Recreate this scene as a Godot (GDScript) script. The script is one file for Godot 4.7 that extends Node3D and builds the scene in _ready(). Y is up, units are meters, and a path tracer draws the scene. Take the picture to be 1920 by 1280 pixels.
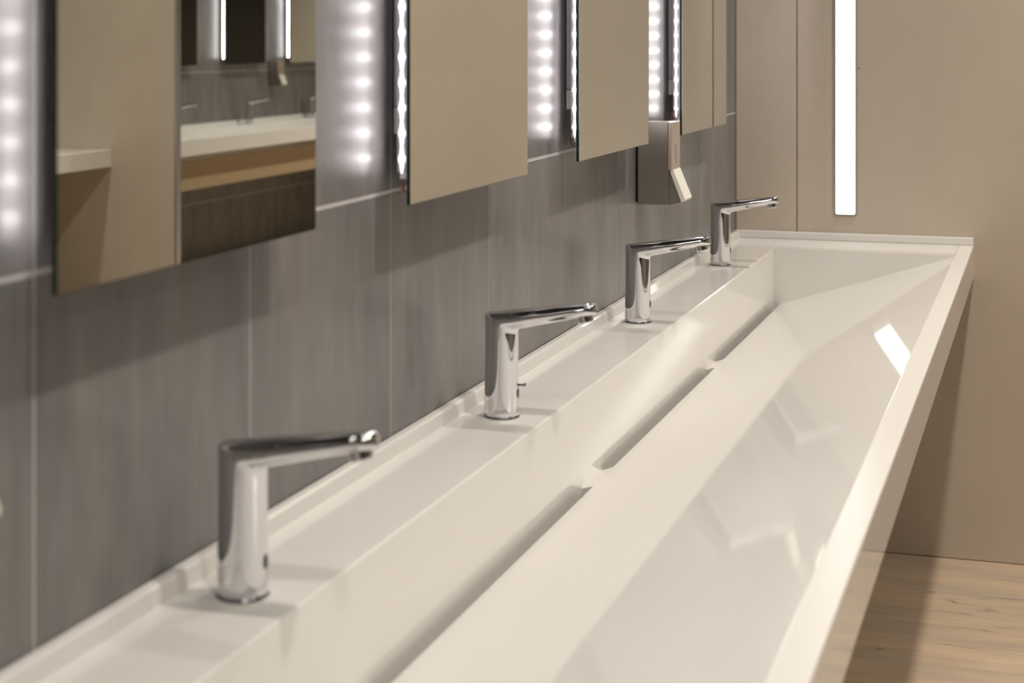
extends Node3D
# A washroom: a long white solid-surface trough basin on a grey tiled wall, four chrome faucets,
# backlit mirrors, a beige partition with a vertical light panel. x = away from the tiled wall,
# y = up, -z = along the basin towards the partition. The camera stands at z = 0.

const EYE := 1.345          # camera height
const CAM_X := 0.8084       # camera distance from the tiled wall
const FOCAL := 3170.0       # focal length in pixels of the 1920 x 1280 frame
const HORIZON := 76.0       # row of the horizon (the lens is shifted down)
const YAW := 17.6725
const DECK := 0.816         # height of the basin deck
const PART_Z := 4.53        # distance of the partition
const ROOM_W := 4.26
const ROOM_FAR := 11.35
const ROOM_NEAR := -3.0
const CEIL := 2.65

var M := {}
var used := {}
var rng := RandomNumberGenerator.new()

func _ready() -> void:
	rng.seed = 7
	# ---------------------------------------------------------------- camera
	var cam := Camera3D.new()
	cam.name = "camera"
	var att := CameraAttributesPhysical.new()
	att.frustum_near = 0.05
	att.frustum_far = 60.0
	att.frustum_focal_length = 50.0
	att.exposure_aperture = 4.6
	att.frustum_focus_distance = 3.15
	cam.attributes = att
	cam.projection = Camera3D.PROJECTION_FRUSTUM
	cam.near = 0.05
	cam.far = 60.0
	cam.size = 0.05 * 1280.0 / FOCAL
	cam.frustum_offset = Vector2(0, -0.05 * (640.0 - HORIZON) / FOCAL)
	cam.position = Vector3(CAM_X, EYE, 0)
	cam.rotation_degrees.y = YAW
	add_child(cam)
	cam.current = true
	# ---------------------------------------------------------------- environment (indoors: no sky)
	var we := WorldEnvironment.new()
	we.name = "environment"
	var env := Environment.new()
	env.background_mode = Environment.BG_COLOR
	env.background_color = Color(0, 0, 0)
	env.tonemap_mode = Environment.TONE_MAPPER_LINEAR
	env.tonemap_exposure = 1.11
	env.sdfgi_enabled = true
	env.ssao_enabled = true
	env.ssil_enabled = true
	we.environment = env
	add_child(we)
	# ---------------------------------------------------------------- everything else
	make_materials()
	downlights()
	room()
	basins()
	faucets()
	mirrors()
	dispensers()

# ==================================================================== lights
const WARM := Color(1.0, 0.962, 0.92)

func downlights() -> void:
	var spots := []
	for z in [0.6, 1.8, 3.0, 4.2]:
		spots.append([0.85, z, 1.62 if z > 1.0 else 1.25, "small round ceiling downlight over the front edge of the washbasin", "downlights above the near washbasin"])
	for z in [4.9, 6.1, 7.0, 7.9, 9.1, 10.3]:
		spots.append([3.42, z, 0.95, "small round ceiling downlight over the opposite washbasin", "downlights above the opposite washbasin"])
	for z in [1.2, 3.6, 6.0, 8.4, 10.3]:
		spots.append([2.13, z, 2.7 if z < 10.0 else 4.6, "small round ceiling downlight in the middle of the aisle", "downlights along the aisle"])
	for s in spots:
		var t := thing("downlight", s[3], "lamp", Vector3(s[0], CEIL, -s[1]), 0.0, s[4])
		part("trim_ring", lathe([[0.042, 0.0], [0.046, -0.004], [0.058, -0.004], [0.06, 0.0]], 28), M.white_metal, t)
		part("lamp_glow", lathe([[0.0, -0.002], [0.042, -0.002], [0.042, 0.0]], 28), M.lamp_glow, t)
		var l := SpotLight3D.new()
		l.name = "spot"
		l.light_color = WARM
		l.light_energy = s[2]
		l.light_size = 0.042
		l.spot_angle = 62.0
		l.spot_angle_attenuation = 0.75
		l.spot_range = 15.0
		l.spot_attenuation = 2.0
		l.shadow_enabled = true
		l.rotation_degrees.x = -90
		l.position.y = -0.012
		t.add_child(l)

# ==================================================================== helpers
func numbered(called: String) -> String:
	if not used.has(called):
		used[called] = 0
		return called
	used[called] += 1
	return "%s_%03d" % [called, used[called]]

func thing(called: String, label: String, category: String, at := Vector3.ZERO, turn := 0.0, group := "") -> Node3D:
	var o := Node3D.new()
	o.name = numbered(called)
	add_child(o)
	o.position = at
	o.rotation_degrees.y = turn
	o.set_meta("label", label)
	o.set_meta("category", category)
	if group != "":
		o.set_meta("group", group)
	return o

func part(called: String, mesh: Mesh, mat: Material, parent: Node, at := Vector3.ZERO) -> MeshInstance3D:
	var o := MeshInstance3D.new()
	o.name = called
	o.mesh = mesh
	o.material_override = mat
	o.position = at
	parent.add_child(o, true)
	return o

func structure(called: String, mesh: Mesh, mat: Material, label: String, category: String, at := Vector3.ZERO) -> MeshInstance3D:
	var o := part(called, mesh, mat, self, at)
	o.set_meta("kind", "structure")
	o.set_meta("label", label)
	o.set_meta("category", category)
	return o

func st_new() -> SurfaceTool:
	var st := SurfaceTool.new()
	st.begin(Mesh.PRIMITIVE_TRIANGLES)
	st.set_smooth_group(-1)
	return st

func done(st: SurfaceTool) -> ArrayMesh:
	st.generate_normals()
	return st.commit()

# a triangle whose front is on the side of n
func tri(st: SurfaceTool, a: Vector3, b: Vector3, c: Vector3, n: Vector3, ua := Vector2.ZERO, ub := Vector2.ZERO, uc := Vector2.ZERO) -> void:
	if (b - a).cross(c - a).dot(n) > 0.0:
		st.set_uv(ua); st.add_vertex(a)
		st.set_uv(uc); st.add_vertex(c)
		st.set_uv(ub); st.add_vertex(b)
	else:
		st.set_uv(ua); st.add_vertex(a)
		st.set_uv(ub); st.add_vertex(b)
		st.set_uv(uc); st.add_vertex(c)

func quad(st: SurfaceTool, a: Vector3, b: Vector3, c: Vector3, d: Vector3, n: Vector3) -> void:
	tri(st, a, b, c, n)
	tri(st, a, c, d, n)

# box between two corners with chamfered edges, added to st
func add_box(st: SurfaceTool, lo: Vector3, hi: Vector3, ch := 0.0) -> void:
	var mid := (lo + hi) / 2.0
	var h := (hi - lo) / 2.0
	ch = minf(ch, minf(h.x, minf(h.y, h.z)) * 0.9)
	for ax in 3:
		var b := (ax + 1) % 3
		var c := (ax + 2) % 3
		for s in [-1.0, 1.0]:
			var n := Vector3.ZERO
			n[ax] = s
			var p := []
			for q in [[-1, -1], [1, -1], [1, 1], [-1, 1]]:
				var v := Vector3.ZERO
				v[ax] = s * h[ax]
				v[b] = q[0] * (h[b] - ch)
				v[c] = q[1] * (h[c] - ch)
				p.append(mid + v)
			quad(st, p[0], p[1], p[2], p[3], n)
	if ch <= 0.0:
		return
	for ax in 3:
		var b := (ax + 1) % 3
		var c := (ax + 2) % 3
		for sb in [-1.0, 1.0]:
			for sc in [-1.0, 1.0]:
				var p := []
				for q in [[-1, 0], [1, 0], [1, 1], [-1, 1]]:
					var v := Vector3.ZERO
					v[ax] = q[0] * (h[ax] - ch)
					v[b] = sb * (h[b] - (ch if q[1] == 1 else 0.0))
					v[c] = sc * (h[c] - (0.0 if q[1] == 1 else ch))
					p.append(mid + v)
				var n := Vector3.ZERO
				n[b] = sb
				n[c] = sc
				quad(st, p[0], p[1], p[2], p[3], n)
	for sx in [-1.0, 1.0]:
		for sy in [-1.0, 1.0]:
			for sz in [-1.0, 1.0]:
				var s := Vector3(sx, sy, sz)
				tri(st, mid + s * (h - Vector3(0, ch, ch)), mid + s * (h - Vector3(ch, 0, ch)), mid + s * (h - Vector3(ch, ch, 0)), s)

func box(lo: Vector3, hi: Vector3, ch := 0.0) -> ArrayMesh:
	var st := st_new()
	add_box(st, lo, hi, ch)
	return done(st)

# polygon in (x, y) drawn out from z0 to z1
func add_extrude(st: SurfaceTool, poly: PackedVector2Array, z0: float, z1: float) -> void:
	if Geometry2D.is_polygon_clockwise(poly):
		poly.reverse()
	var k := Geometry2D.triangulate_polygon(poly)
	for i in range(0, k.size(), 3):
		for e in [[z0, -1.0], [z1, 1.0]]:
			tri(st, Vector3(poly[k[i]].x, poly[k[i]].y, e[0]), Vector3(poly[k[i + 1]].x, poly[k[i + 1]].y, e[0]), Vector3(poly[k[i + 2]].x, poly[k[i + 2]].y, e[0]), Vector3(0, 0, e[1] * signf(z1 - z0)))
	for i in poly.size():
		var a := poly[i]
		var b := poly[(i + 1) % poly.size()]
		var n := Vector3((b - a).y, -(b - a).x, 0)
		# y points up in space, so a counter-clockwise outline has its outside on the right hand
		if not _outside_right(poly):
			n = -n
		quad(st, Vector3(a.x, a.y, z0), Vector3(b.x, b.y, z0), Vector3(b.x, b.y, z1), Vector3(a.x, a.y, z1), n)

func _outside_right(poly: PackedVector2Array) -> bool:
	var area := 0.0
	for i in poly.size():
		var a := poly[i]
		var b := poly[(i + 1) % poly.size()]
		area += a.x * b.y - b.x * a.y
	return area > 0.0

func extrude(poly: PackedVector2Array, z0: float, z1: float) -> ArrayMesh:
	var st := st_new()
	add_extrude(st, poly, z0, z1)
	return done(st)

func rounded_rect(w: float, h: float, r: float, steps := 6) -> PackedVector2Array:
	var p := PackedVector2Array()
	for q in 4:
		var c := Vector2([1, -1, -1, 1][q] * (w / 2 - r), [1, 1, -1, -1][q] * (h / 2 - r))
		for i in steps + 1:
			var a := PI / 2 * (q + float(i) / steps)
			p.append(c + Vector2(cos(a), sin(a)) * r)
	return p

# surface of revolution about y; profile of [radius, height]
func lathe(profile: Array, seg := 32) -> ArrayMesh:
	var rings := []
	for p in profile:
		var ring := PackedVector3Array()
		for i in seg:
			var a := TAU * i / seg
			ring.append(Vector3(p[0] * cos(a), p[1], p[0] * sin(a)))
		rings.append(ring)
	return skin(rings, false, false, true)

# skin over rings of equal size; flat: each band has its own normals
func skin(rings: Array, cap0 := true, cap1 := true, flat := false) -> ArrayMesh:
	var st := SurfaceTool.new()
	st.begin(Mesh.PRIMITIVE_TRIANGLES)
	var n: int = rings[0].size()
	if not flat:
		st.set_smooth_group(0)
		for r in rings.size():
			for i in n:
				st.set_uv(Vector2(float(i) / n, float(r) / rings.size()))
				st.add_vertex(rings[r][i])
		for r in rings.size() - 1:
			for i in n:
				var j := (i + 1) % n
				for q in [r * n + i, r * n + j, (r + 1) * n + i, r * n + j, (r + 1) * n + j, (r + 1) * n + i]:
					st.add_index(q)
		var count := rings.size() * n
		for e in [[cap0, 0], [cap1, rings.size() - 1]]:
			if e[0]:
				var mid := Vector3.ZERO
				for v in rings[e[1]]:
					mid += v / n
				st.set_uv(Vector2.ZERO)
				st.add_vertex(mid)
				for i in n:
					var j := (i + 1) % n
					var base: int = e[1] * n
					for q in ([count, base + j, base + i] if e[1] == 0 else [count, base + i, base + j]):
						st.add_index(q)
				count += 1
		st.generate_normals()
		return st.commit()
	for r in rings.size() - 1:
		st.set_smooth_group(r)
		for i in n:
			var j := (i + 1) % n
			for v in [rings[r][i], rings[r][j], rings[r + 1][i], rings[r][j], rings[r + 1][j], rings[r + 1][i]]:
				st.add_vertex(v)
	st.generate_normals()
	return st.commit()

# round tube along points
func tube(points: Array, radius: float, seg := 8) -> ArrayMesh:
	var rings := []
	for i in points.size():
		var a: Vector3 = points[maxi(i - 1, 0)]
		var b: Vector3 = points[mini(i + 1, points.size() - 1)]
		var d := (b - a).normalized()
		var u := d.cross(Vector3(0.31, 0.2, 0.93)).normalized()
		var w := d.cross(u)
		var ring := PackedVector3Array()
		for k in seg:
			var t := TAU * k / seg
			ring.append(points[i] + (u * cos(t) + w * sin(t)) * radius)
		rings.append(ring)
	return skin(rings)

func smooth_path(points: Array, steps := 10) -> Array:
	var out := []
	for i in points.size() - 1:
		var p0: Vector3 = points[maxi(i - 1, 0)]
		var p1: Vector3 = points[i]
		var p2: Vector3 = points[i + 1]
		var p3: Vector3 = points[mini(i + 2, points.size() - 1)]
		for k in steps:
			out.append(p1.cubic_interpolate(p2, p0, p3, float(k) / steps))
	out.append(points[-1])
	return out

# ==================================================================== materials
func plain(c: Color, rough := 0.5, metal := 0.0) -> StandardMaterial3D:
	var m := StandardMaterial3D.new()
	m.albedo_color = c
	m.roughness = rough
	m.metallic = metal
	return m

func glow(c: Color, energy: float) -> StandardMaterial3D:
	var m := plain(Color(0.9, 0.9, 0.9), 0.4)
	m.emission_enabled = true
	m.emission = c
	m.emission_energy_multiplier = energy
	return m

func noise(seed_: int, freq: float, octaves := 4) -> FastNoiseLite:
	var n := FastNoiseLite.new()
	n.seed = seed_
	n.noise_type = FastNoiseLite.TYPE_SIMPLEX_SMOOTH
	n.frequency = freq
	n.fractal_octaves = octaves
	return n

func make_materials() -> void:
	var m: StandardMaterial3D
	# white solid surface of the basin
	m = plain(Color(0.905, 0.895, 0.875), 0.05)
	M.solid = m
	M.solid_satin = plain(m.albedo_color, 0.24)
	M.solid_deck = plain(m.albedo_color, 0.09)
	M.chrome = plain(Color(0.86, 0.86, 0.87), 0.035, 1.0)
	M.chrome_dark = plain(Color(0.55, 0.55, 0.55), 0.25, 1.0)
	M.black = plain(Color(0.03, 0.03, 0.03), 0.25)
	M.mirror = plain(Color(0.955, 0.97, 0.95), 0.0, 1.0)
	M.tinted = plain(Color(0.17, 0.17, 0.165), 0.02, 1.0)
	M.glass_edge = plain(Color(0.055, 0.16, 0.125), 0.08)
	M.white_metal = plain(Color(0.85, 0.85, 0.85), 0.35)
	M.grey_board = plain(Color(0.72, 0.72, 0.74), 0.5)
	M.alu = plain(Color(0.75, 0.75, 0.76), 0.35, 0.8)
	M.steel = plain(Color(0.66, 0.635, 0.6), 0.36, 1.0)
	M.steel_bright = plain(Color(0.74, 0.68, 0.62), 0.45, 0.5)
	M.lever = plain(Color(0.97, 0.955, 0.9), 0.3, 0.1)
	M.wire_black = plain(Color(0.05, 0.05, 0.05), 0.4)
	M.wire_red = plain(Color(0.55, 0.06, 0.07), 0.4)
	M.led_chip = glow(Color(1.0, 0.975, 0.985), 44.0)
	M.led_lens = glow(Color(1.0, 0.98, 0.99), 3.0)
	M.lamp_glow = glow(Color(1.0, 0.98, 0.955), 6.0)
	M.panel_glow = glow(Color(1.0, 1.0, 0.97), 1.5)
	M.panel_frame = plain(Color(0.55, 0.55, 0.5), 0.4, 0.4)
	M.grout = plain(Color(0.78, 0.765, 0.75), 0.85)
	M.dark = plain(Color(0.12, 0.1, 0.09), 0.8)
	M.ceiling = plain(Color(0.2, 0.205, 0.22), 0.9)
	M.wood_panel = plain(Color(0.70, 0.61, 0.49), 0.45)
	# beige laminate of the partitions, faintly mottled
	var im := Image.create(256, 256, false, Image.FORMAT_RGB8)
	var na := noise(3, 0.012)
	var nb := noise(4, 0.06)
	for y in 256:
		for x in 256:
			var v := 1.0 + 0.025 * na.get_noise_2d(x, y * 0.4) + 0.012 * nb.get_noise_2d(x, y * 0.3)
			im.set_pixel(x, y, Color(0.78 * v, 0.732 * v, 0.668 * v))
	m = plain(Color.WHITE, 0.42)
	m.albedo_texture = ImageTexture.create_from_image(im)
	m.uv1_triplanar = true
	m.uv1_world_triplanar = true
	m.uv1_scale = Vector3(0.8, 0.8, 0.8)
	M.beige = m
	# grey porcelain wall tile with a vertical brushed grain and cloudy patches
	var S := 768
	im = Image.create(S, S, false, Image.FORMAT_RGB8)
	var ir := Image.create(S, S, false, Image.FORMAT_L8)
	var cloud := noise(11, 0.006, 4)
	var streak := noise(12, 0.05, 3)
	var fine := noise(13, 0.22, 3)
	var patch := noise(14, 0.022, 3)
	for y in S:
		for x in S:
			var c := cloud.get_noise_2d(x, y * 0.6)
			var s := streak.get_noise_2d(x, y * 0.07)
			var f := fine.get_noise_2d(x, y * 0.035)
			var v := 0.452 * (1.0 + 0.14 * c + 0.05 * s + 0.04 * f + 0.07 * patch.get_noise_2d(x, y * 0.5))
			var w := 0.012 * c
			im.set_pixel(x, y, Color(v * 1.022 + w, v, v * 0.982 - w))
			ir.set_pixel(x, y, Color.from_hsv(0, 0, clampf(0.335 + 0.05 * c + 0.025 * s + 0.02 * f, 0.1, 0.8)))
	m = plain(Color.WHITE, 1.0)
	m.albedo_texture = ImageTexture.create_from_image(im)
	m.roughness_texture = ImageTexture.create_from_image(ir)
	m.heightmap_enabled = true
	m.heightmap_scale = 0.0025
	m.heightmap_texture = m.roughness_texture
	M.tile = m
	# wood-look floor planks: grain along u
	im = Image.create(1024, 512, false, Image.FORMAT_RGB8)
	var g1 := noise(21, 0.012, 4)
	var g2 := noise(22, 0.05, 3)
	var vein := noise(23, 0.008, 3)
	for y in 512:
		for x in 1024:
			var a := g1.get_noise_2d(x * 0.22, y * 1.0)
			var b := g2.get_noise_2d(x * 0.10, y * 0.8)
			var r := absf(vein.get_noise_2d(x * 0.22, y * 1.05 + 14.0 * a))
			var dark := smoothstep(0.035, 0.0, r) * clampf(0.5 + 1.6 * g1.get_noise_2d(x * 0.8 + 500.0, y * 0.5), 0.0, 1.0)
			var v := 1.0 + 0.10 * a + 0.06 * b - 0.3 * dark
			im.set_pixel(x, y, Color(0.735 * v, 0.66 * v * (1.0 - 0.03 * a), 0.565 * v * (1.0 - 0.06 * a)))
	m = plain(Color.WHITE, 0.38)
	m.albedo_texture = ImageTexture.create_from_image(im)
	M.plank = m

# ==================================================================== room shell
# piece with its texture on the big face: face "x" (wall tile, u along z) or "y" (floor plank, u along x)
func piece_mesh(size: Vector3, face: String, uv0: Vector2, uvs: Vector2, ch: float) -> ArrayMesh:
	var st := st_new()
	add_box(st, -size / 2, size / 2, ch)
	var mesh := done(st)
	var d := mesh.surface_get_arrays(0)
	var vs: PackedVector3Array = d[Mesh.ARRAY_VERTEX]
	var uv := PackedVector2Array()
	for v in vs:
		if face == "x":
			uv.append(uv0 + Vector2(v.z / size.z + 0.5, v.y / size.y + 0.5) * uvs)
		else:
			uv.append(uv0 + Vector2(v.x / size.x + 0.5, v.z / size.z + 0.5) * uvs)
	d[Mesh.ARRAY_TEX_UV] = uv
	d[Mesh.ARRAY_TANGENT] = null
	var out := ArrayMesh.new()
	out.add_surface_from_arrays(Mesh.PRIMITIVE_TRIANGLES, d)
	return out

func tile_wall(parent: Node3D, x: float, z_from: float, z_to: float, first_joint: float, joint_y: float) -> void:
	# columns of 0.4 m between z_from and z_to (distances), rows of 0.8 m from joint_y; tiles stand 2 mm proud of the grout
	var cuts := [z_from]
	var z := first_joint - 0.4009 * 60.0
	while z < z_to - 0.01:
		if z > z_from + 0.01:
			cuts.append(z)
		z += 0.4009
	cuts.append(z_to)
	var rows := [[0.0, joint_y - 0.8], [joint_y - 0.8, joint_y], [joint_y, joint_y + 0.8], [joint_y + 0.8, CEIL]]
	var cache := {}
	for r in rows:
		for i in cuts.size() - 1:
			var w: float = cuts[i + 1] - cuts[i] - 0.0035
			var h: float = r[1] - r[0] - 0.005
			var key := "%.3f %.3f %d" % [w, h, (i * 3 + rows.find(r)) % 5]
			if not cache.has(key):
				var k := Vector2(rng.randf() * 0.45, rng.randf() * 0.35)
				cache[key] = piece_mesh(Vector3(0.008, h, w), "x", k, Vector2(0.5 * w / 0.4, 0.6 * h / 0.8), 0.0004)
			part("tile", cache[key], M.tile, parent, Vector3(x, (r[0] + r[1]) / 2, -(cuts[i] + cuts[i + 1]) / 2))

func partition(called: String, label: String, x0: float, x1: float, z: float, seam: float, open_x: float) -> void:
	var p := structure(called, box(Vector3(x0, 0.0, -z - 0.03), Vector3(x1, CEIL, -z - 0.008), 0.0), M.dark, label, "wall")
	var lo := minf(x0, x1)
	var hi := maxf(x0, x1)
	var gap := 0.0012
	part("panel", box(Vector3(lo, 0.002, -z - 0.010), Vector3(seam - gap, CEIL, -z), 0.0008), M.beige, p)
	part("panel", box(Vector3(seam + gap, 0.002, -z - 0.010), Vector3(hi, CEIL, -z), 0.0008), M.beige, p)
	part("panel", box(Vector3(lo, 0.002, -z - 0.038), Vector3(hi, CEIL, -z - 0.028), 0.0008), M.beige, p)
	part("edge_trim", box(Vector3(open_x - 0.007, 0.0, -z - 0.040), Vector3(open_x + 0.007, CEIL, -z + 0.003), 0.001), M.alu, p)

func room() -> void:
	# floor slab with planks of wood-look porcelain running across the aisle
	var fl := structure("floor", box(Vector3(-0.1, -0.1, -ROOM_FAR - 0.1), Vector3(ROOM_W + 0.1, -0.0035, -ROOM_NEAR + 0.1)), M.dark, "wood-look porcelain plank floor with brown veins", "floor")
	var variants := []
	for k in 8:
		variants.append(piece_mesh(Vector3(1.198, 0.008, 0.2185), "y", Vector2(rng.randf() * 0.3, rng.randf() * 0.6), Vector2(0.62, 0.32), 0.0006))
	var row := 0
	var zz := ROOM_NEAR
	while zz < ROOM_FAR - 0.1:
		var off: float = [-0.95, -0.83, -0.9][row % 3]
		for c in 6:
			var xc: float = off + 1.2 * c + 0.15
			if xc - 0.6 < ROOM_W and xc + 0.6 > 0.0:
				part("plank", variants[rng.randi() % 8], M.plank, fl, Vector3(xc, -0.004, -zz - 0.11))
		zz += 0.22
		row += 1
	structure("ceiling", box(Vector3(-0.1, CEIL, -ROOM_FAR - 0.1), Vector3(ROOM_W + 0.1, CEIL + 0.1, -ROOM_NEAR + 0.1)), M.ceiling, "dark grey ceiling above the washroom", "ceiling")
	var wl := structure("wall_left", box(Vector3(-0.12, -0.1, -ROOM_FAR - 0.1), Vector3(-0.0017, CEIL + 0.1, -ROOM_NEAR + 0.1)), M.grout, "grey tiled wall behind the faucets and mirrors", "wall")
	tile_wall(wl, -0.005, -1.18, PART_Z, 1.2258, 1.1505)
	var wr := structure("wall_right", box(Vector3(ROOM_W + 0.0017, -0.1, -ROOM_FAR - 0.1), Vector3(ROOM_W + 0.12, CEIL + 0.1, -ROOM_NEAR + 0.1)), M.grout, "grey tiled wall behind the opposite washbasin", "wall")
	tile_wall(wr, ROOM_W + 0.005, 7.28, ROOM_FAR, 7.5, 1.1505)
	structure("wall_far", box(Vector3(-0.1, -0.1, -ROOM_FAR - 0.1), Vector3(ROOM_W + 0.1, CEIL + 0.1, -ROOM_FAR)), M.beige, "beige end wall of the washroom aisle", "wall")
	structure("wall_back", box(Vector3(-0.1, -0.1, -ROOM_NEAR), Vector3(ROOM_W + 0.1, CEIL + 0.1, -ROOM_NEAR + 0.1)), M.beige, "beige wall behind the camera", "wall")
	partition("wall_partition", "beige panelled partition wall carrying the glowing vertical light panel", 0.0, 1.15, PART_Z, 0.163, 1.15)
	partition("wall_partition_opposite", "beige partition wall between the opposite washbasins, seen in the largest mirror", 3.292, ROOM_W, 7.24, 4.0, 3.292)
	# vertical light panel set on the partition
	var lp := thing("light_panel", "tall narrow glowing white light panel on the beige partition wall", "lamp", Vector3(0.2915, 0.886, -PART_Z))
	var hh := 1.45
	var ring := st_new()
	add_extrude(ring, _shift(rounded_rect(0.058, hh + 0.008, 0.006), Vector2(0, hh / 2)), 0.0, 0.004)
	part("frame", done(ring), M.panel_frame, lp)
	var df := st_new()
	add_extrude(df, _shift(rounded_rect(0.0505, hh, 0.004), Vector2(0, hh / 2)), 0.003, 0.006)
	part("lamp_diffuser", done(df), M.panel_glow, lp)
	var sc := part("screw_head", lathe([[0.0, 0.0012], [0.0018, 0.0008], [0.0022, 0.0]], 14), M.chrome_dark, lp, Vector3(0.035, 0.386, 0.0))
	sc.rotation_degrees.x = 90
	var al := AreaLight3D.new()
	al.name = "panel_light"
	al.area_size = Vector2(0.05, hh)
	al.light_color = Color(1.0, 0.99, 0.95)
	al.light_energy = 0.02
	al.area_range = 15.0
	al.area_attenuation = 2.0
	al.shadow_enabled = true
	al.position = Vector3(0, hh / 2, 0.008)
	al.rotation_degrees.y = 180
	lp.add_child(al)

func _shift(p: PackedVector2Array, by: Vector2) -> PackedVector2Array:
	var o := PackedVector2Array()
	for v in p:
		o.append(v + by)
	return o

# ==================================================================== trough basins
# local axes: x away from the wall, z from the end at the partition (0) towards the other end (length)
func basin(label: String, at: Vector3, turn: float, length: float, bridges: Array, panels: Array) -> Node3D:
	var t := thing("trough_washbasin", label, "washbasin", at, turn)
	var e := 0.235           # width of the end ledges
	var xi := 0.137          # back wall of the trough
	var xs := 0.155          # back edge of the sloping floor
	var xf := 0.5825         # inner edge of the front rim
	var xo := 0.619          # front face
	var top := DECK
	# deck and back wall of the trough, one profile
	part("deck", extrude(PackedVector2Array([Vector2(0.0, top), Vector2(xi - 0.002, top), Vector2(xi, top - 0.002), Vector2(xi, top - 0.2), Vector2(xi - 0.014, top - 0.2), Vector2(xi - 0.014, top - 0.03), Vector2(0.0, top - 0.03)]), 0.0, length), M.solid_deck, t)
	for s in [0, 1]:
		var z0: float = 0.0 if s == 0 else length - e
		var zw: float = e - 0.014 if s == 0 else length - e
		var st := st_new()
		add_box(st, Vector3(xi, top - 0.03, z0), Vector3(xf, top, z0 + e), 0.0)
		add_extrude(st, PackedVector2Array([Vector2(xi, top - 0.2), Vector2(xi, top - 0.03), Vector2(xf, top - 0.03), Vector2(xs + 0.09, top - 0.13), Vector2(xs + 0.09, top - 0.2)]), zw, zw + 0.014)
		part("end_ledge", done(st), M.solid, t)
	part("rim_top", extrude(PackedVector2Array([Vector2(xf, top - 0.006), Vector2(xf + 0.0008, top - 0.0004), Vector2(xf + 0.003, top), Vector2(xo - 0.003, top), Vector2(xo - 0.0006, top - 0.0008), Vector2(xo, top - 0.003), Vector2(xo, top - 0.006)]), 0.0, length), M.solid_satin, t)
	var rim := PackedVector2Array([Vector2(xf, top - 0.006), Vector2(xo, top - 0.006), Vector2(xo, top - 0.083), Vector2(xo - 0.001, top - 0.084), Vector2(xo - 0.02, top - 0.084), Vector2(xo - 0.02, top - 0.03), Vector2(xf, top - 0.03)])
	part("front_rim", extrude(rim, 0.0, length), M.solid, t)
	# sloping floor with drain slots along its back edge, drawn in plan (x, z) and then tilted
	var plan := PackedVector2Array([Vector2(xf, e), Vector2(xf, length - e)])
	var stops := [[length - e, length - e]]
	for i in range(bridges.size() - 1, -1, -1):
		stops.append([bridges[i][1], bridges[i][0]])
	stops.append([e, e])
	var r := 0.009
	for i in stops.size() - 1:
		var za: float = stops[i][1]
		var zb: float = stops[i + 1][0]
		if i > 0:
			plan.append(Vector2(xi, za))
		for k in 5:
			var a := PI / 2 * k / 4.0
			plan.append(Vector2(xs - r + r * sin(a), za - r + r * cos(a)))
		for k in 5:
			var a := PI / 2 * k / 4.0
			plan.append(Vector2(xs - r + r * cos(a), zb + r - r * sin(a)))
		if i < stops.size() - 2:
			plan.append(Vector2(xi, zb))
	var st := st_new()
	var slope := (0.139 - 0.004) / (xf - xs)
	var lift := func(v: Vector2, dy: float) -> Vector3: return Vector3(v.x, top - 0.139 + (v.x - xs) * slope + dy, v.y)
	var k := Geometry2D.triangulate_polygon(plan)
	for i in range(0, k.size(), 3):
		tri(st, lift.call(plan[k[i]], 0.0), lift.call(plan[k[i + 1]], 0.0), lift.call(plan[k[i + 2]], 0.0), Vector3.UP)
		tri(st, lift.call(plan[k[i]], -0.012), lift.call(plan[k[i + 1]], -0.012), lift.call(plan[k[i + 2]], -0.012), Vector3.DOWN)
	var right := _outside_right(plan)
	for i in plan.size():
		var a := plan[i]
		var b := plan[(i + 1) % plan.size()]
		var n := Vector3((b - a).y, 0, -(b - a).x) * (1.0 if right else -1.0)
		quad(st, lift.call(a, 0.0), lift.call(b, 0.0), lift.call(b, -0.012), lift.call(a, -0.012), n)
	part("sloping_floor", done(st), M.solid, t)
	# drain channel under the slots
	var ch := st_new()
	add_box(ch, Vector3(xi - 0.014, top - 0.215, 0.1), Vector3(0.24, top - 0.2, length - 0.1))
	add_box(ch, Vector3(0.225, top - 0.2, 0.1), Vector3(0.24, top - 0.13, length - 0.1))
	part("drain_channel", done(ch), M.solid, t)
	# upstands along the wall and the partition
	var up := PackedVector2Array([Vector2(0.0005, top), Vector2(0.014, top), Vector2(0.0125, top + 0.017), Vector2(0.0095, top + 0.02), Vector2(0.0005, top + 0.02)])
	part("wall_upstand", extrude(up, 0.0005, length), M.solid, t)
	var us := st_new()
	add_box(us, Vector3(0.0125, top, 0.0005), Vector3(xo, top + 0.02, 0.014), 0.002)
	part("end_upstand", done(us), M.solid, t)
	# service panels under the basin, set back from the front
	for p in panels:
		part("service_panel", box(Vector3(0.49, top - 0.285, p[0]), Vector3(0.508, top - 0.128, p[1]), 0.001), M.wood_panel, t)
		var mid: float = (p[0] + p[1]) / 2.0
		var h := st_new()
		add_box(h, Vector3(0.36, top - 0.33, mid - 0.012), Vector3(0.385, top - 0.2, mid + 0.012), 0.003)
		add_box(h, Vector3(0.22, top - 0.23, mid - 0.012), Vector3(0.48, top - 0.212, mid + 0.012), 0.002)
		part("bracket", done(h), M.black, t)
	return t

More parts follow.
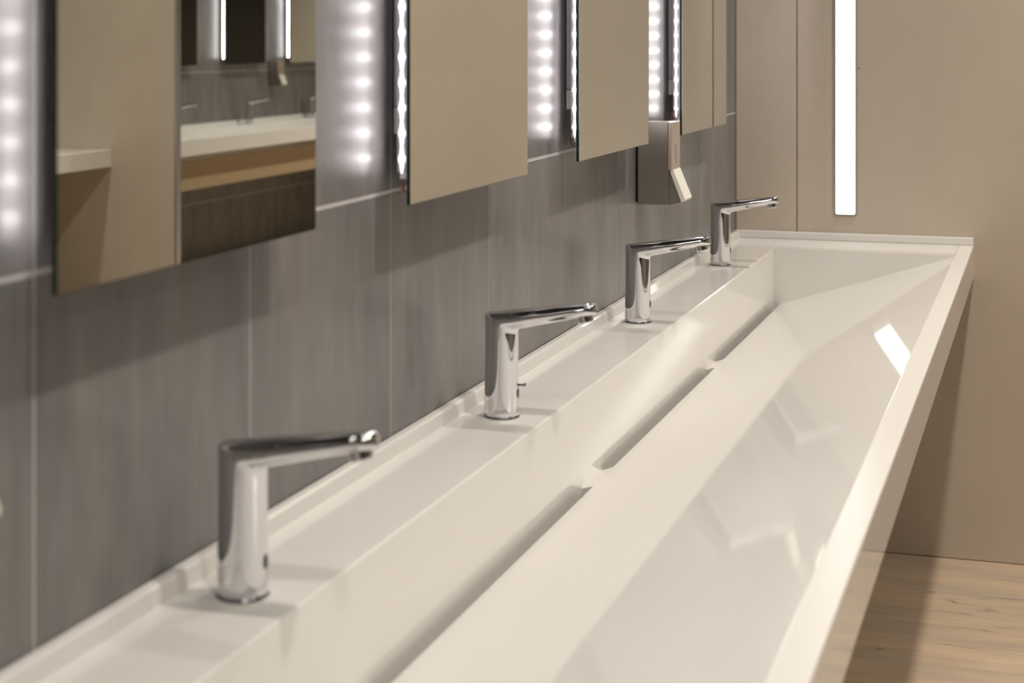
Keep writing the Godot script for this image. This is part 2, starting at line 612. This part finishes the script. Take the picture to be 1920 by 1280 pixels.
func basins() -> void:
	var far := PART_Z
	var br := []
	for b in [[3.42, 3.51], [2.456, 2.57], [1.50, 1.61], [0.55, 0.66], [-0.4, -0.29]]:
		br.append([far - b[1], far - b[0]])
	basin("long white trough washbasin with four chrome faucets against the grey tiled wall", Vector3(0, 0, -far), 0.0, 5.3, br, [])
	# opposite side: turned half round, so its local z runs away from the camera
	var ob := []
	for z in [0.95, 1.9, 2.85]:
		ob.append([z, z + 0.1])
	basin("white washbasin on the opposite wall beyond the partition, seen in the largest mirror", Vector3(ROOM_W, 0, -7.282), 180.0, 4.0, ob, [[0.05, 2.0], [2.004, 3.95]])
	basin("white washbasin ending at the opposite partition, its corner seen in the largest mirror", Vector3(ROOM_W, 0, -3.24), 180.0, 3.998, ob, [])

# ==================================================================== faucets
func faucet_shell() -> ArrayMesh:
	var sec := []             # [back/top point, front/under point, half width, exponent]
	var R := 0.0238
	for i in 15:
		var y := 0.0015 + 0.1155 * i / 14.0
		var rr := lerpf(0.0245, 0.0234, smoothstep(0.0, 0.1, y))
		sec.append([Vector2(-rr, y), Vector2(rr, y), rr, 2.0])
	# the corner: the outer point rounds the back-top corner, the inner one the armpit
	var top0 := Vector2(-R, 0.1455)
	var top_dir := Vector2(0.164, 0.0215).normalized()
	var und0 := Vector2(0.0234, 0.1245)
	var und_dir := Vector2(0.118, 0.0235).normalized()
	var n := 14
	for i in n + 1:
		var f := float(i) / n
		var a := _fillet(Vector2(-0.0234, 0.117), top0, top0 + top_dir * 0.058, 0.0045, f)
		var b := _fillet(Vector2(0.0234, 0.117), und0, und0 + und_dir * 0.010, 0.0055, f)
		sec.append([a, b, lerpf(0.0234, 0.0222, f), lerpf(2.0, 2.5, smoothstep(0.0, 1.0, f))])
	var a0: Vector2 = sec[-1][0]
	var b0: Vector2 = sec[-1][1]
	var a1 := top0 + top_dir * 0.1475
	var b1 := Vector2(a1.x + 0.0015, a1.y - 0.0175)
	for i in range(1, 15):
		var f := i / 14.0
		sec.append([a0.lerp(a1, f), b0.lerp(b1, f), lerpf(0.0222, 0.0172, f), 2.5])
	# rounded nose
	for i in range(1, 10):
		var t := PI / 2 * i / 9.0
		var c := cos(t)
		var adv := sin(t) * 0.0155
		var shrink := 0.0035 * (1.0 - c)
		sec.append([a1 + top_dir * adv + Vector2(0, -shrink), b1 + Vector2(adv, adv * 0.13 + shrink), maxf(0.0172 * c, 0.0002), 2.5])
	var rings := []
	var seg := 72
	for s in sec:
		var ring := PackedVector3Array()
		var mid: Vector2 = (s[0] + s[1]) / 2.0
		var half: Vector2 = (s[0] - s[1]) / 2.0
		for k in seg:
			var t := TAU * k / seg
			var cx := signf(cos(t)) * pow(absf(cos(t)), 2.0 / s[3])
			var sx := signf(sin(t)) * pow(absf(sin(t)), 2.0 / s[3])
			ring.append(Vector3(mid.x + half.x * cx, mid.y + half.y * cx, -s[2] * sx))
		rings.append(ring)
	return skin(rings, true, true)

# point at f along a -> corner -> b with the corner rounded over the length r
func _fillet(a: Vector2, corner: Vector2, b: Vector2, r: float, f: float) -> Vector2:
	var p := corner + (a - corner).normalized() * minf(r, a.distance_to(corner))
	var q := corner + (b - corner).normalized() * minf(r, b.distance_to(corner))
	if f < 0.2:
		return a.lerp(p, f / 0.2)
	if f < 0.7:
		var t := (f - 0.2) / 0.5
		return p.lerp(corner, t).lerp(corner.lerp(q, t), t)
	return q.lerp(b, (f - 0.7) / 0.3)

func faucets() -> void:
	var shell := faucet_shell()
	var t := thing("faucet", "x", "faucet", Vector3.ZERO, 0.0, "chrome sensor faucets on the near washbasin")
	part("body", shell, M.chrome, t)
	part("base_ring", lathe([[0.0, 0.0], [0.0255, 0.0], [0.0255, 0.0012], [0.0235, 0.0016]], 48), M.chrome_dark, t)
	var ae := part("aerator", lathe([[0.0, 0.004], [0.0116, 0.004], [0.0116, -0.009], [0.0102, -0.0108], [0.0088, -0.0108]], 32), M.chrome, t, Vector3(0.1205, 0.1485, 0))
	ae.rotation_degrees.z = 12
	part("nozzle", lathe([[0.0, -0.0098], [0.0089, -0.0098], [0.0089, -0.0108]], 24), M.black, ae)
	var se := part("sensor", lathe([[0.0056, -0.002], [0.0056, 0.0006], [0.0045, 0.0012], [0.0, 0.0013]], 24), M.black, t, Vector3(0.0236, 0.034, 0))
	se.rotation_degrees = Vector3(0, 0, -90)
	se.scale = Vector3(1.35, 1.0, 0.8)
	var spots := [
		[3.954, 0.0655, "chrome L-shaped sensor faucet next to the beige partition wall, last of the row"],
		[3.104, 0.0680, "chrome L-shaped sensor faucet second from the partition, spout passing before the last faucet"],
		[2.265, 0.0715, "chrome L-shaped sensor faucet with a small side lever on its body"],
		[1.460, 0.0735, "chrome L-shaped sensor faucet standing below the large mirror reflecting the opposite basins"],
	]
	for i in spots.size():
		var o: Node3D = t
		if i > 0:
			o = t.duplicate()
			o.name = numbered("faucet")
			add_child(o)
		o.position = Vector3(spots[i][1], DECK, -spots[i][0])
		o.set_meta("label", spots[i][2])
		if i == 2:
			var lv := part("lever", tube([Vector3(0.0, 0, 0), Vector3(0.006, 0, 0), Vector3(0.009, 0.0002, 0)], 0.0022, 14), M.chrome, o, Vector3(0.021, 0.043, -0.011))
			part("lever_knob", lathe([[0.0, 0.0], [0.0032, 0.0], [0.0036, 0.001], [0.0036, 0.003], [0.003, 0.004], [0.0, 0.004]], 20), M.chrome, lv, Vector3(0.008, 0, 0)).rotation_degrees.z = -90
	for z in [8.87, 9.82, 10.77]:
		var o: Node3D = t.duplicate()
		o.name = numbered("faucet")
		add_child(o)
		o.position = Vector3(ROOM_W - 0.07, DECK, -z)
		o.rotation_degrees.y = 180
		o.set_meta("label", "chrome faucet on the opposite washbasin, seen only in the largest mirror")
		o.set_meta("group", "faucets on the opposite washbasin")

# ==================================================================== mirrors
# local axes: x away from the wall, z = 0 at the edge nearest the camera, running to -w; y = 0 at the lower edge
func led_mirror(label: String, at: Vector3, turn: float, w: float, inset: float, face: Material, style: int, group: String) -> Node3D:
	var h := 0.92
	var t := thing("led_mirror", label, "mirror", at, turn, group)
	var xb := 0.045
	var xf := 0.050
	part("glass_edge", box(Vector3(xb, 0, -w), Vector3(xf - 0.0006, h, 0), 0.0003), M.glass_edge, t)
	part("mirror_face", box(Vector3(xf - 0.0006, 0.0008, -w + 0.0008), Vector3(xf, h - 0.0008, -0.0008), 0.0), face, t)
	part("back_paint", box(Vector3(xb - 0.0008, 0.001, -w + 0.001), Vector3(xb, h - 0.001, -0.001)), M.grey_board, t)
	part("back_box", box(Vector3(0.0, 0.119, -w + inset + 0.037), Vector3(xb, h - 0.08, -inset - 0.037), 0.001), M.grey_board, t)
	var jb := part("junction_box", box(Vector3(0.0, 0.0845, -w * 0.4), Vector3(0.03, 0.118, -inset - 0.036), 0.001), M.white_metal, t)
	var hole := lathe([[0.0, 0.0], [0.0042, 0.0], [0.0042, -0.001]], 16)
	var ho := part("cable_hole", hole, M.black, jb, Vector3(0.0165, 0.101, -inset - 0.0356))
	ho.rotation_degrees.x = 90
	for s in [0, 1]:
		var zs: float = -inset if s == 0 else -w + inset
		var dir: float = 1.0 if s == 0 else -1.0
		var y0 := 0.037
		var y1 := h - 0.03
		var c := part("led_channel", box(Vector3(0.019, y0, minf(zs, zs - dir * 0.012)), Vector3(xb, y1, maxf(zs, zs - dir * 0.012)), 0.0005), M.alu, t)
		part("end_cap", box(Vector3(0.022, y0 - 0.008, minf(zs - dir * 0.001, zs - dir * 0.011)), Vector3(xb, y0, maxf(zs - dir * 0.001, zs - dir * 0.011)), 0.001), M.white_metal, c)
		# row of LEDs under small lenses
		var lens := st_new()
		var chips := st_new()
		var n := int((y1 - y0 - 0.02) / 0.032)
		for i in n:
			var y := y0 + 0.018 + 0.032 * i
			_lens(lens, Vector3(0.0255, y, zs), dir, 0.0026, 0.0195, 0.0016)
			_lens(chips, Vector3(0.0255, y, zs + dir * 0.0009), dir, 0.0030, 0.0055, 0.0016)
		var le := part("led_lens_strip", done(lens), M.led_lens, c)
		le.set_meta("kind", "stuff")
		var lc := part("led_chips", done(chips), M.led_chip, c)
		lc.set_meta("kind", "stuff")
		var al := AreaLight3D.new()
		al.name = "strip_light"
		al.area_size = Vector2(0.005, y1 - y0)
		al.light_color = Color(1.0, 0.965, 0.975)
		al.light_energy = 0.025
		al.area_range = 12.0
		al.area_attenuation = 2.0
		al.shadow_enabled = true
		al.position = Vector3(0.0255, (y0 + y1) / 2, zs + dir * 0.004)
		if s == 0:
			al.rotation_degrees.y = 180
		t.add_child(al)
	# feed wires of the strip
	var feed := Vector3(0.0, 0.0, -inset + 0.003)
	if style == 1:
		part("wire_black", tube(smooth_path([Vector3(0.0270, 0.058, -0.004), Vector3(0.0205, 0.047, -0.002), Vector3(0.0180, 0.033, -0.001), Vector3(0.0220, 0.0235, -0.001), Vector3(0.0290, 0.022, -0.003), Vector3(0.0340, 0.028, -0.006)]), 0.0007), M.wire_black, t, feed)
		part("wire_red", tube(smooth_path([Vector3(0.0250, 0.040, -0.002), Vector3(0.0235, 0.033, -0.001), Vector3(0.0270, 0.0275, -0.001), Vector3(0.0320, 0.0275, -0.003), Vector3(0.0345, 0.031, -0.006)]), 0.0007), M.wire_red, t, feed)
	elif style == 2:
		part("wire_red", tube(smooth_path([Vector3(0.0240, 0.054, -0.002), Vector3(0.0160, 0.042, 0.003), Vector3(0.0115, 0.028, 0.004), Vector3(0.0180, 0.0205, 0.003), Vector3(0.0270, 0.022, 0.0), Vector3(0.0330, 0.029, -0.004)]), 0.0007), M.wire_red, t, feed)
		part("wire_red", tube(smooth_path([Vector3(0.0230, 0.054, -0.002), Vector3(0.0245, 0.042, 0.002), Vector3(0.0280, 0.032, 0.003), Vector3(0.0330, 0.0265, 0.0), Vector3(0.0345, 0.03, -0.005)]), 0.0007), M.wire_red, t, feed)
		part("wire_black", tube(smooth_path([Vector3(0.0235, 0.050, 0.0), Vector3(0.0135, 0.036, 0.004), Vector3(0.0125, 0.025, 0.004), Vector3(0.0220, 0.019, 0.002), Vector3(0.0310, 0.0245, -0.003)]), 0.0007), M.wire_black, t, feed)
		part("wire_connector", box(Vector3(0.0260, 0.026, -0.008), Vector3(0.0345, 0.031, -0.002), 0.001), M.white_metal, t, feed)
	elif style == 0:
		part("wire_red", tube(smooth_path([Vector3(0.0330, 0.029, -0.004), Vector3(0.0285, 0.019, 0.0), Vector3(0.0305, 0.0145, 0.0), Vector3(0.0345, 0.015, -0.004)]), 0.0014), M.wire_red, t, feed)
	return t

# small rounded lens on a face looking along +-z, half width rx, half height ry, standing out by out
func _lens(st: SurfaceTool, c: Vector3, dir: float, rx: float, ry: float, out: float) -> void:
	var seg := 10
	for i in seg:
		var a := TAU * i / seg
		var b := TAU * (i + 1) / seg
		var pa := c + Vector3(cos(a) * rx, sin(a) * ry, 0)
		var pb := c + Vector3(cos(b) * rx, sin(b) * ry, 0)
		var qa := c + Vector3(cos(a) * rx * 0.7, sin(a) * ry * 0.8, dir * out)
		var qb := c + Vector3(cos(b) * rx * 0.7, sin(b) * ry * 0.8, dir * out)
		var side := Vector3(cos(a + PI / seg), sin(a + PI / seg), dir * 0.3)
		quad(st, pa, pb, qb, qa, side)
		tri(st, c + Vector3(0, 0, dir * out), qa, qb, Vector3(0, 0, dir))

func mirrors() -> void:
	var y := EYE - 0.2045
	led_mirror("large frameless mirror reflecting the opposite washbasins, edges lit by LEDs", Vector3(0, y, -1.1799), 0.0, 0.501, 0.050, M.mirror, 3, "backlit mirrors on the grey tiled wall")
	led_mirror("frameless backlit mirror above the faucet with the side lever, reflecting plain beige", Vector3(0, y, -1.9635), 0.0, 0.4956, 0.034, M.mirror, 0, "backlit mirrors on the grey tiled wall")
	led_mirror("frameless backlit mirror beside the soap dispenser, black wire loop at its edge", Vector3(0, y, -2.7529), 0.0, 0.521, 0.060, M.mirror, 1, "backlit mirrors on the grey tiled wall")
	led_mirror("frameless backlit mirror next to the beige partition, red wires hanging at its edge", Vector3(0, y, -3.590), 0.0, 0.523, 0.052, M.mirror, 2, "backlit mirrors on the grey tiled wall")
	var yo := EYE - 0.15
	for z in [8.60, 9.535]:
		led_mirror("dark mirror over the opposite washbasin, seen only in the largest near mirror", Vector3(ROOM_W, yo, -z - 0.565), 180.0, 0.565, 0.02, M.tinted, 1, "dark mirrors on the opposite wall")
	led_mirror("beige-reflecting mirror over the opposite washbasin, seen only in the largest near mirror", Vector3(ROOM_W, yo, -11.045), 180.0, 0.565, 0.02, M.mirror, 2, "mirror on the opposite wall")

# ==================================================================== soap dispensers
# local: x away from the wall, z = 0 near side, running to -0.083, y = 0 at the bottom
func soap_dispenser(label: String, at: Vector3, turn: float) -> Node3D:
	var t := thing("soap_dispenser", label, "dispenser", at, turn, "steel soap dispensers on the grey tiled wall")
	var w := 0.083
	var d := 0.0735
	part("back_plate", box(Vector3(0.0, 0.004, -w + 0.003), Vector3(0.004, 0.165, -0.003), 0.0005), M.black, t)
	part("body", box(Vector3(0.004, 0.0, -w), Vector3(d - 0.006, 0.168, 0.0), 0.0012), M.steel, t)
	var fc := part("front_cover", box(Vector3(d - 0.006, 0.072, -w), Vector3(d + 0.001, 0.168, 0.0), 0.0008), M.steel_bright, t)
	part("level_slot", box(Vector3(d + 0.0006, 0.083, -w / 2 - 0.0035), Vector3(d + 0.0013, 0.122, -w / 2 + 0.0035)), M.black, fc)
	# push lever hinged under the cover, swung out at the bottom
	var lv := extrude(PackedVector2Array([Vector2(d - 0.004, 0.0705), Vector2(d + 0.003, 0.0725), Vector2(d + 0.0275, 0.0125), Vector2(d + 0.0255, 0.0085), Vector2(d + 0.020, 0.006)]), -w + 0.008, -0.006)
	part("push_lever", lv, M.lever, t)
	var ck := extrude(PackedVector2Array([Vector2(d - 0.006, 0.070), Vector2(d - 0.002, 0.070), Vector2(d + 0.019, 0.006), Vector2(d - 0.006, 0.0)]), -w + 0.012, -0.010)
	part("lever_cheek", ck, M.steel, t)
	return t

func dispensers() -> void:
	soap_dispenser("brushed steel soap dispenser on the wall between two backlit mirrors near the partition", Vector3(0, EYE - 0.335, -3.371), 0.0)
	soap_dispenser("steel soap dispenser on the wall beside the largest mirror, only its lower corner showing", Vector3(0, EYE - 0.345, -0.955), 0.0)
	soap_dispenser("steel soap dispenser on the opposite wall, seen only in the largest mirror", Vector3(ROOM_W, EYE - 0.30, -10.33), 180.0)
